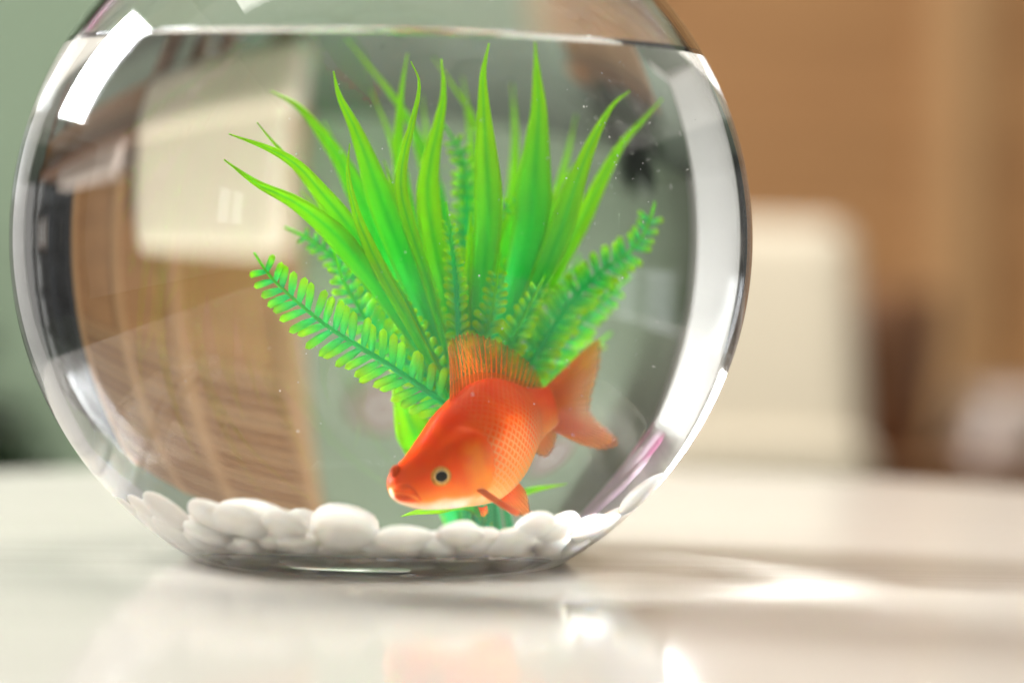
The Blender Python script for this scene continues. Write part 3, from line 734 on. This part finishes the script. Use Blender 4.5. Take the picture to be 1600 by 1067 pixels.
bvh = BVHTree.FromPolygons([tuple(v) for v in V], Fc)
def on_fish(px, py):
    q, d = inwater(px, py); loc, nor, idx, ds = bvh.ray_cast(q, d)
    if loc is None: return w(px, py, -.03), Vector((0, -1, 0))
    if nor.dot(d) > 0: nor = -nor
    return loc, nor
def blob(name, at, nor, r, flat, mt, parent, sink=0., seg=28):
    bm = bmesh.new(); bmesh.ops.create_uvsphere(bm, u_segments=seg, v_segments=seg//2, radius=1)
    q = nor.to_track_quat('Z', 'Y').to_matrix()
    for v in bm.verts: v.co = at - nor*sink + q @ Vector((v.co.x*r[0], v.co.y*r[1], v.co.z*flat))
    me = bpy.data.meshes.new(name); bm.to_mesh(me); bm.free(); me.materials.append(mt); me.polygons.foreach_set('use_smooth', [True]*len(me.polygons))
    return put(name, me, parent)
M['eye_gold'] = plain('eye_gold', (.55, .24, .03), .22, .35, 900, IOR=1.15); M['eye_white'] = plain('eye_white', (.88, .62, .26), .2, IOR=1.15)
M['eye_black'] = plain('eye_black', (.004, .004, .004), .12, IOR=1.08); M['fish_red'] = plain('fish_red', (.80, .085, .003), .4, .15, 300, IOR=1.1); M['fish_dark'] = plain('fish_dark', (.55, .055, .004), .4, IOR=1.1)
ep, en = on_fish(689, 744); en = (en*.6+Vector((0, -1, 0))*.55).normalized(); Re = 18*PX
eye = blob('eye', ep, en, (Re, Re), .0017, M['eye_gold'], fish, .0002)
blob('iris_ring', ep+en*.00085, en, (Re*.70, Re*.70), .00085, M['eye_white'], eye)
blob('pupil', ep+en*.00125, en, (Re*.60, Re*.60), .00072, M['eye_black'], eye)
# far eye on the hidden side
bm_i = min(range(len(V)), key=lambda i: abs(VC[i][0]-.22)*3+abs(VC[i][1]-.12)+(0 if uv[i][0] > .5 else 9) if True else 0)
far = V[bm_i] if (V[bm_i]-ep).length > .006 else V[min(range(len(V)), key=lambda i: abs(VC[i][0]-.22)*3+abs(VC[i][1]-.12)+(0 if uv[i][0] < .5 else 9))]
fi = min(range(NS), key=lambda i: abs(arc[i]/arc[-1]-.22)); fn = (far-ctr[fi]).normalized()
eye2 = blob('eye', far, fn, (Re, Re), .0017, M['eye_gold'], fish, .0002); blob('pupil', far+fn*.0011, fn, (Re*.55, Re*.55), .0009, M['eye_black'], eye2)
# lips and nostril
lp = [on_fish(*p)[0] for p in ((617,766), (624,763), (634,764), (644,768), (652,774), (658,781))]
Vt, Ft = tube(spline(lp, 20), lambda t: (.0013*math.sin(math.pi*min(1, t*1.1+.12))+.0003), 10); put('upper_lip', mesh('upper_lip', Vt, Ft, [M['fish_red']]), fish)
lp = [on_fish(*p)[0] for p in ((617,774), (625,777), (635,779), (646,782), (655,784))]
Vt, Ft = tube(spline(lp, 20), lambda t: (.0010*math.sin(math.pi*min(1, t*1.0+.1))+.0002), 10); put('lower_lip', mesh('lower_lip', Vt, Ft, [M['fish_red']]), fish)
p_, n_ = on_fish(617, 736); blob('nostril', p_, n_, (.0016, .0022), .0012, M['fish_dark'], fish)

# fins
def fin_mat(name, c_root, c_tip, a_root, a_tip):
    m, nt, b = mat(name); tc = N(nt, 'ShaderNodeUVMap'); s_ = N(nt, 'ShaderNodeSeparateXYZ'); link(nt, tc.outputs[0], s_.inputs[0])
    nz = N(nt, 'ShaderNodeTexNoise', Scale=9.0, Detail=4.0); link(nt, tc.outputs[0], nz.inputs['Vector'])
    v = math_n(nt, 'ADD', s_.outputs[1], math_n(nt, 'MULTIPLY', math_n(nt, 'SUBTRACT', nz.outputs['Fac'], .5), .3))
    col = ramp(nt, v, [(0, c_root), (1, c_tip)]); link(nt, col, b.inputs['Base Color']); b.inputs['Roughness'].default_value = .4; b.inputs['IOR'].default_value = 1.12
    tr = N(nt, 'ShaderNodeBsdfTranslucent'); link(nt, col, tr.inputs[0]); mx = N(nt, 'ShaderNodeMixShader'); mx.inputs[0].default_value = .5
    link(nt, b.outputs[0], mx.inputs[1]); link(nt, tr.outputs[0], mx.inputs[2])
    tp = N(nt, 'ShaderNodeBsdfTransparent'); tp.inputs[0].default_value = (1, .90, .80, 1); m2_ = N(nt, 'ShaderNodeMixShader')
    al = math_n(nt, 'MULTIPLY_ADD', s_.outputs[1], a_tip-a_root, a_root); link(nt, al, m2_.inputs[0]); link(nt, tp.outputs[0], m2_.inputs[1]); link(nt, mx.outputs[0], m2_.inputs[2])
    link(nt, m2_.outputs[0], nt.nodes['Material Output'].inputs[0]); return m
OR_ = (.95, .20, .006); TIP = (.95, .42, .05)
M['fin'] = fin_mat('fin', OR_, TIP, .55, .12); M['fin_tail'] = fin_mat('fin_tail', OR_, TIP, .95, .34); M['ray'] = fin_mat('ray', (.86, .17, .012), (.88, .34, .08), 1.0, .75)
M['fin_red'] = fin_mat('fin_red', (.82, .12, .01), (.84, .2, .03), 1.0, .9)
def fin(name, base, tip, nr, yb, yt, mt, bulge=0., wave=.0005, rr=.00026, lean=0.):
    # base, tip: pixel curves; yb / yt: depth as function of 0..1
    B_ = spline([(p[0], p[1], 0) for p in base], nr); T_ = spline([(p[0], p[1], 0) for p in tip], nr); nv = 12; sub = 3
    Vt = []; uvt = []; Ft = []; ncol = (nr-1)*sub+1; RV = []; RF = []; ruv = []
    def pt(u, v):
        k = min(int(u), nr-2); f = u-k; b_ = B_[k].lerp(B_[k+1], f); t_ = T_[k].lerp(T_[k+1], f)
        q = b_.lerp(t_, v); nd = Vector((-(t_.y-b_.y), t_.x-b_.x, 0)); q = q + nd*(lean*v*(1-v))
        uu = u/(nr-1); Y = yb(uu)*(1-v)+yt(uu)*v + bulge*math.sin(math.pi*v)
        return q, Y
    for c_ in range(ncol):
        u = c_/sub; rag = 1 - (.035 if c_ % sub else 0) - .03*((c_*7919) % 13)/13
        for j in range(nv+1):
            v = j/nv*rag; q, Y = pt(min(u, nr-1.0001), v)
            Vt.append(w(q.x, q.y, Y+wave*v*math.cos(2*math.pi*u))); uvt.append((u/(nr-1), j/nv))
    for c_ in range(ncol-1):
        for j in range(nv): Ft.append((c_*(nv+1)+j, (c_+1)*(nv+1)+j, (c_+1)*(nv+1)+j+1, c_*(nv+1)+j+1))
    o = put(name, mesh(name, Vt, Ft, [mt], uv=uvt), fish)
    md = o.modifiers.new('thickness', 'SOLIDIFY'); md.thickness = .00015; md.offset = 0
    for k in range(nr):
        path = []
        for j in range(nv+1): q, Y = pt(min(k, nr-1.0001), j/nv*(1-.03*((k*7919) % 13)/13)); path.append(w(q.x, q.y, Y+wave*j/nv))
        a, f_ = tube(path, lambda t: rr*(1-.72*t), 6, False); o_ = len(RV); RV += a; RF += [tuple(x+o_ for x in ff) for ff in f_]; ruv += [(.5, (i//6)/nv) for i in range(len(a))]
    ro = put('fin_rays', mesh('fin_rays', RV, RF, [M['ray']], uv=ruv), o); ro['kind'] = 'stuff'
    return o
def fy_at(px):      # depth of the spine under a pixel column
    i = min(range(NS), key=lambda i: abs(s1[i].x-px)); return s1[i].z/1000
fin('dorsal_fin', [(703,630),(722,618),(745,609),(770,605),(795,607),(820,612),(846,617)],
    [(700,542),(706,527),(722,519),(742,520),(769,527),(796,541),(820,559),(838,580),(848,603)], 24,
    lambda u: fy_at(704+142*u)+.0005, lambda u: fy_at(704+142*u)+.004, M['fin'], 0, .0005, .00024, .10)
fin('tail_fin', [(846,612),(858,620),(862,638),(860,652),(850,664)],
    [(886,572),(912,546),(933,529),(942,533),(940,565),(934,590),(927,617),(924,640),(935,657),(957,676),(968,690),(962,700),(940,704),(910,696),(882,682)], 30,
    lambda u: .0128, lambda u: .020+.012*math.cos(u*math.pi), M['fin_tail'], .001, .0006, .00028)
fin('anal_fin', [(812,672),(826,672),(840,668),(852,664)], [(822,700),(836,709),(852,716),(863,708),(870,690),(872,676)], 11, lambda u: .003+.008*u, lambda u: .004+.010*u, M['fin_tail'], 0, .0005, .00026)
fin('pelvic_fin', [(782,778),(792,772),(802,762),(808,752)], [(800,800),(816,807),(829,810),(829,797),(826,780),(822,768)], 10, lambda u: -.012+.004*u, lambda u: -.013+.006*u, M['fin_tail'], 0, .0005, .00026)
fin('pelvic_fin', [(748,792),(754,793),(760,790)], [(752,806),(756,808),(763,802)], 6, lambda u: -.012, lambda u: -.006, M['fin'], 0, .0003, .0002)
pb = on_fish(748, 765)[0].y
fin('pectoral_fin', [(741,762),(746,760),(752,762)], [(806,806),(812,806),(814,800)], 7, lambda u: pb+.001+.0012*u, lambda u: pb-.006+.004*u, M['fin_red'], -.002, .0005, .0004, .06)
fin('pectoral_fin', [(700,700),(706,704),(712,708)], [(735,735),(742,742),(748,745)], 6, lambda u: .0, lambda u: .012, M['fin_red'], 0, .0005, .0003)

# ------------------------------------------------------------------ fine bubbles on the inside of the glass and in the water
rs = random.Random(5); BV = []; BF = []
bm = bmesh.new(); bmesh.ops.create_icosphere(bm, subdivisions=1, radius=1); iv = [v.co.copy() for v in bm.verts]; iff = [tuple(v.index for v in f.verts) for f in bm.faces]; bm.free()
for k in range(170):
    px, py = rs.uniform(420, 1060), rs.uniform(100, 760)
    if k < 60: px, py = rs.gauss(975, 45), rs.gauss(210, 60)
    c_ = w(px, py, rs.uniform(-.06, .03))
    if (c_-C).length > RI-.004 or c_.z > WL-.004: continue
    r_ = rs.choice([.00012, .00016, .0002, .0003]); o_ = len(BV); BV += [c_+v*r_ for v in iv]; BF += [tuple(x+o_ for x in f) for f in iff]
o = put('bubbles', mesh('bubbles', BV, BF, [plain('bubble', (.9, .9, .88), .2)])); tag(o, 'tiny pale specks and bubbles drifting in the water', 'bubbles', kind='stuff')

for o in S.objects:
    if '_at' in o: del o['_at']
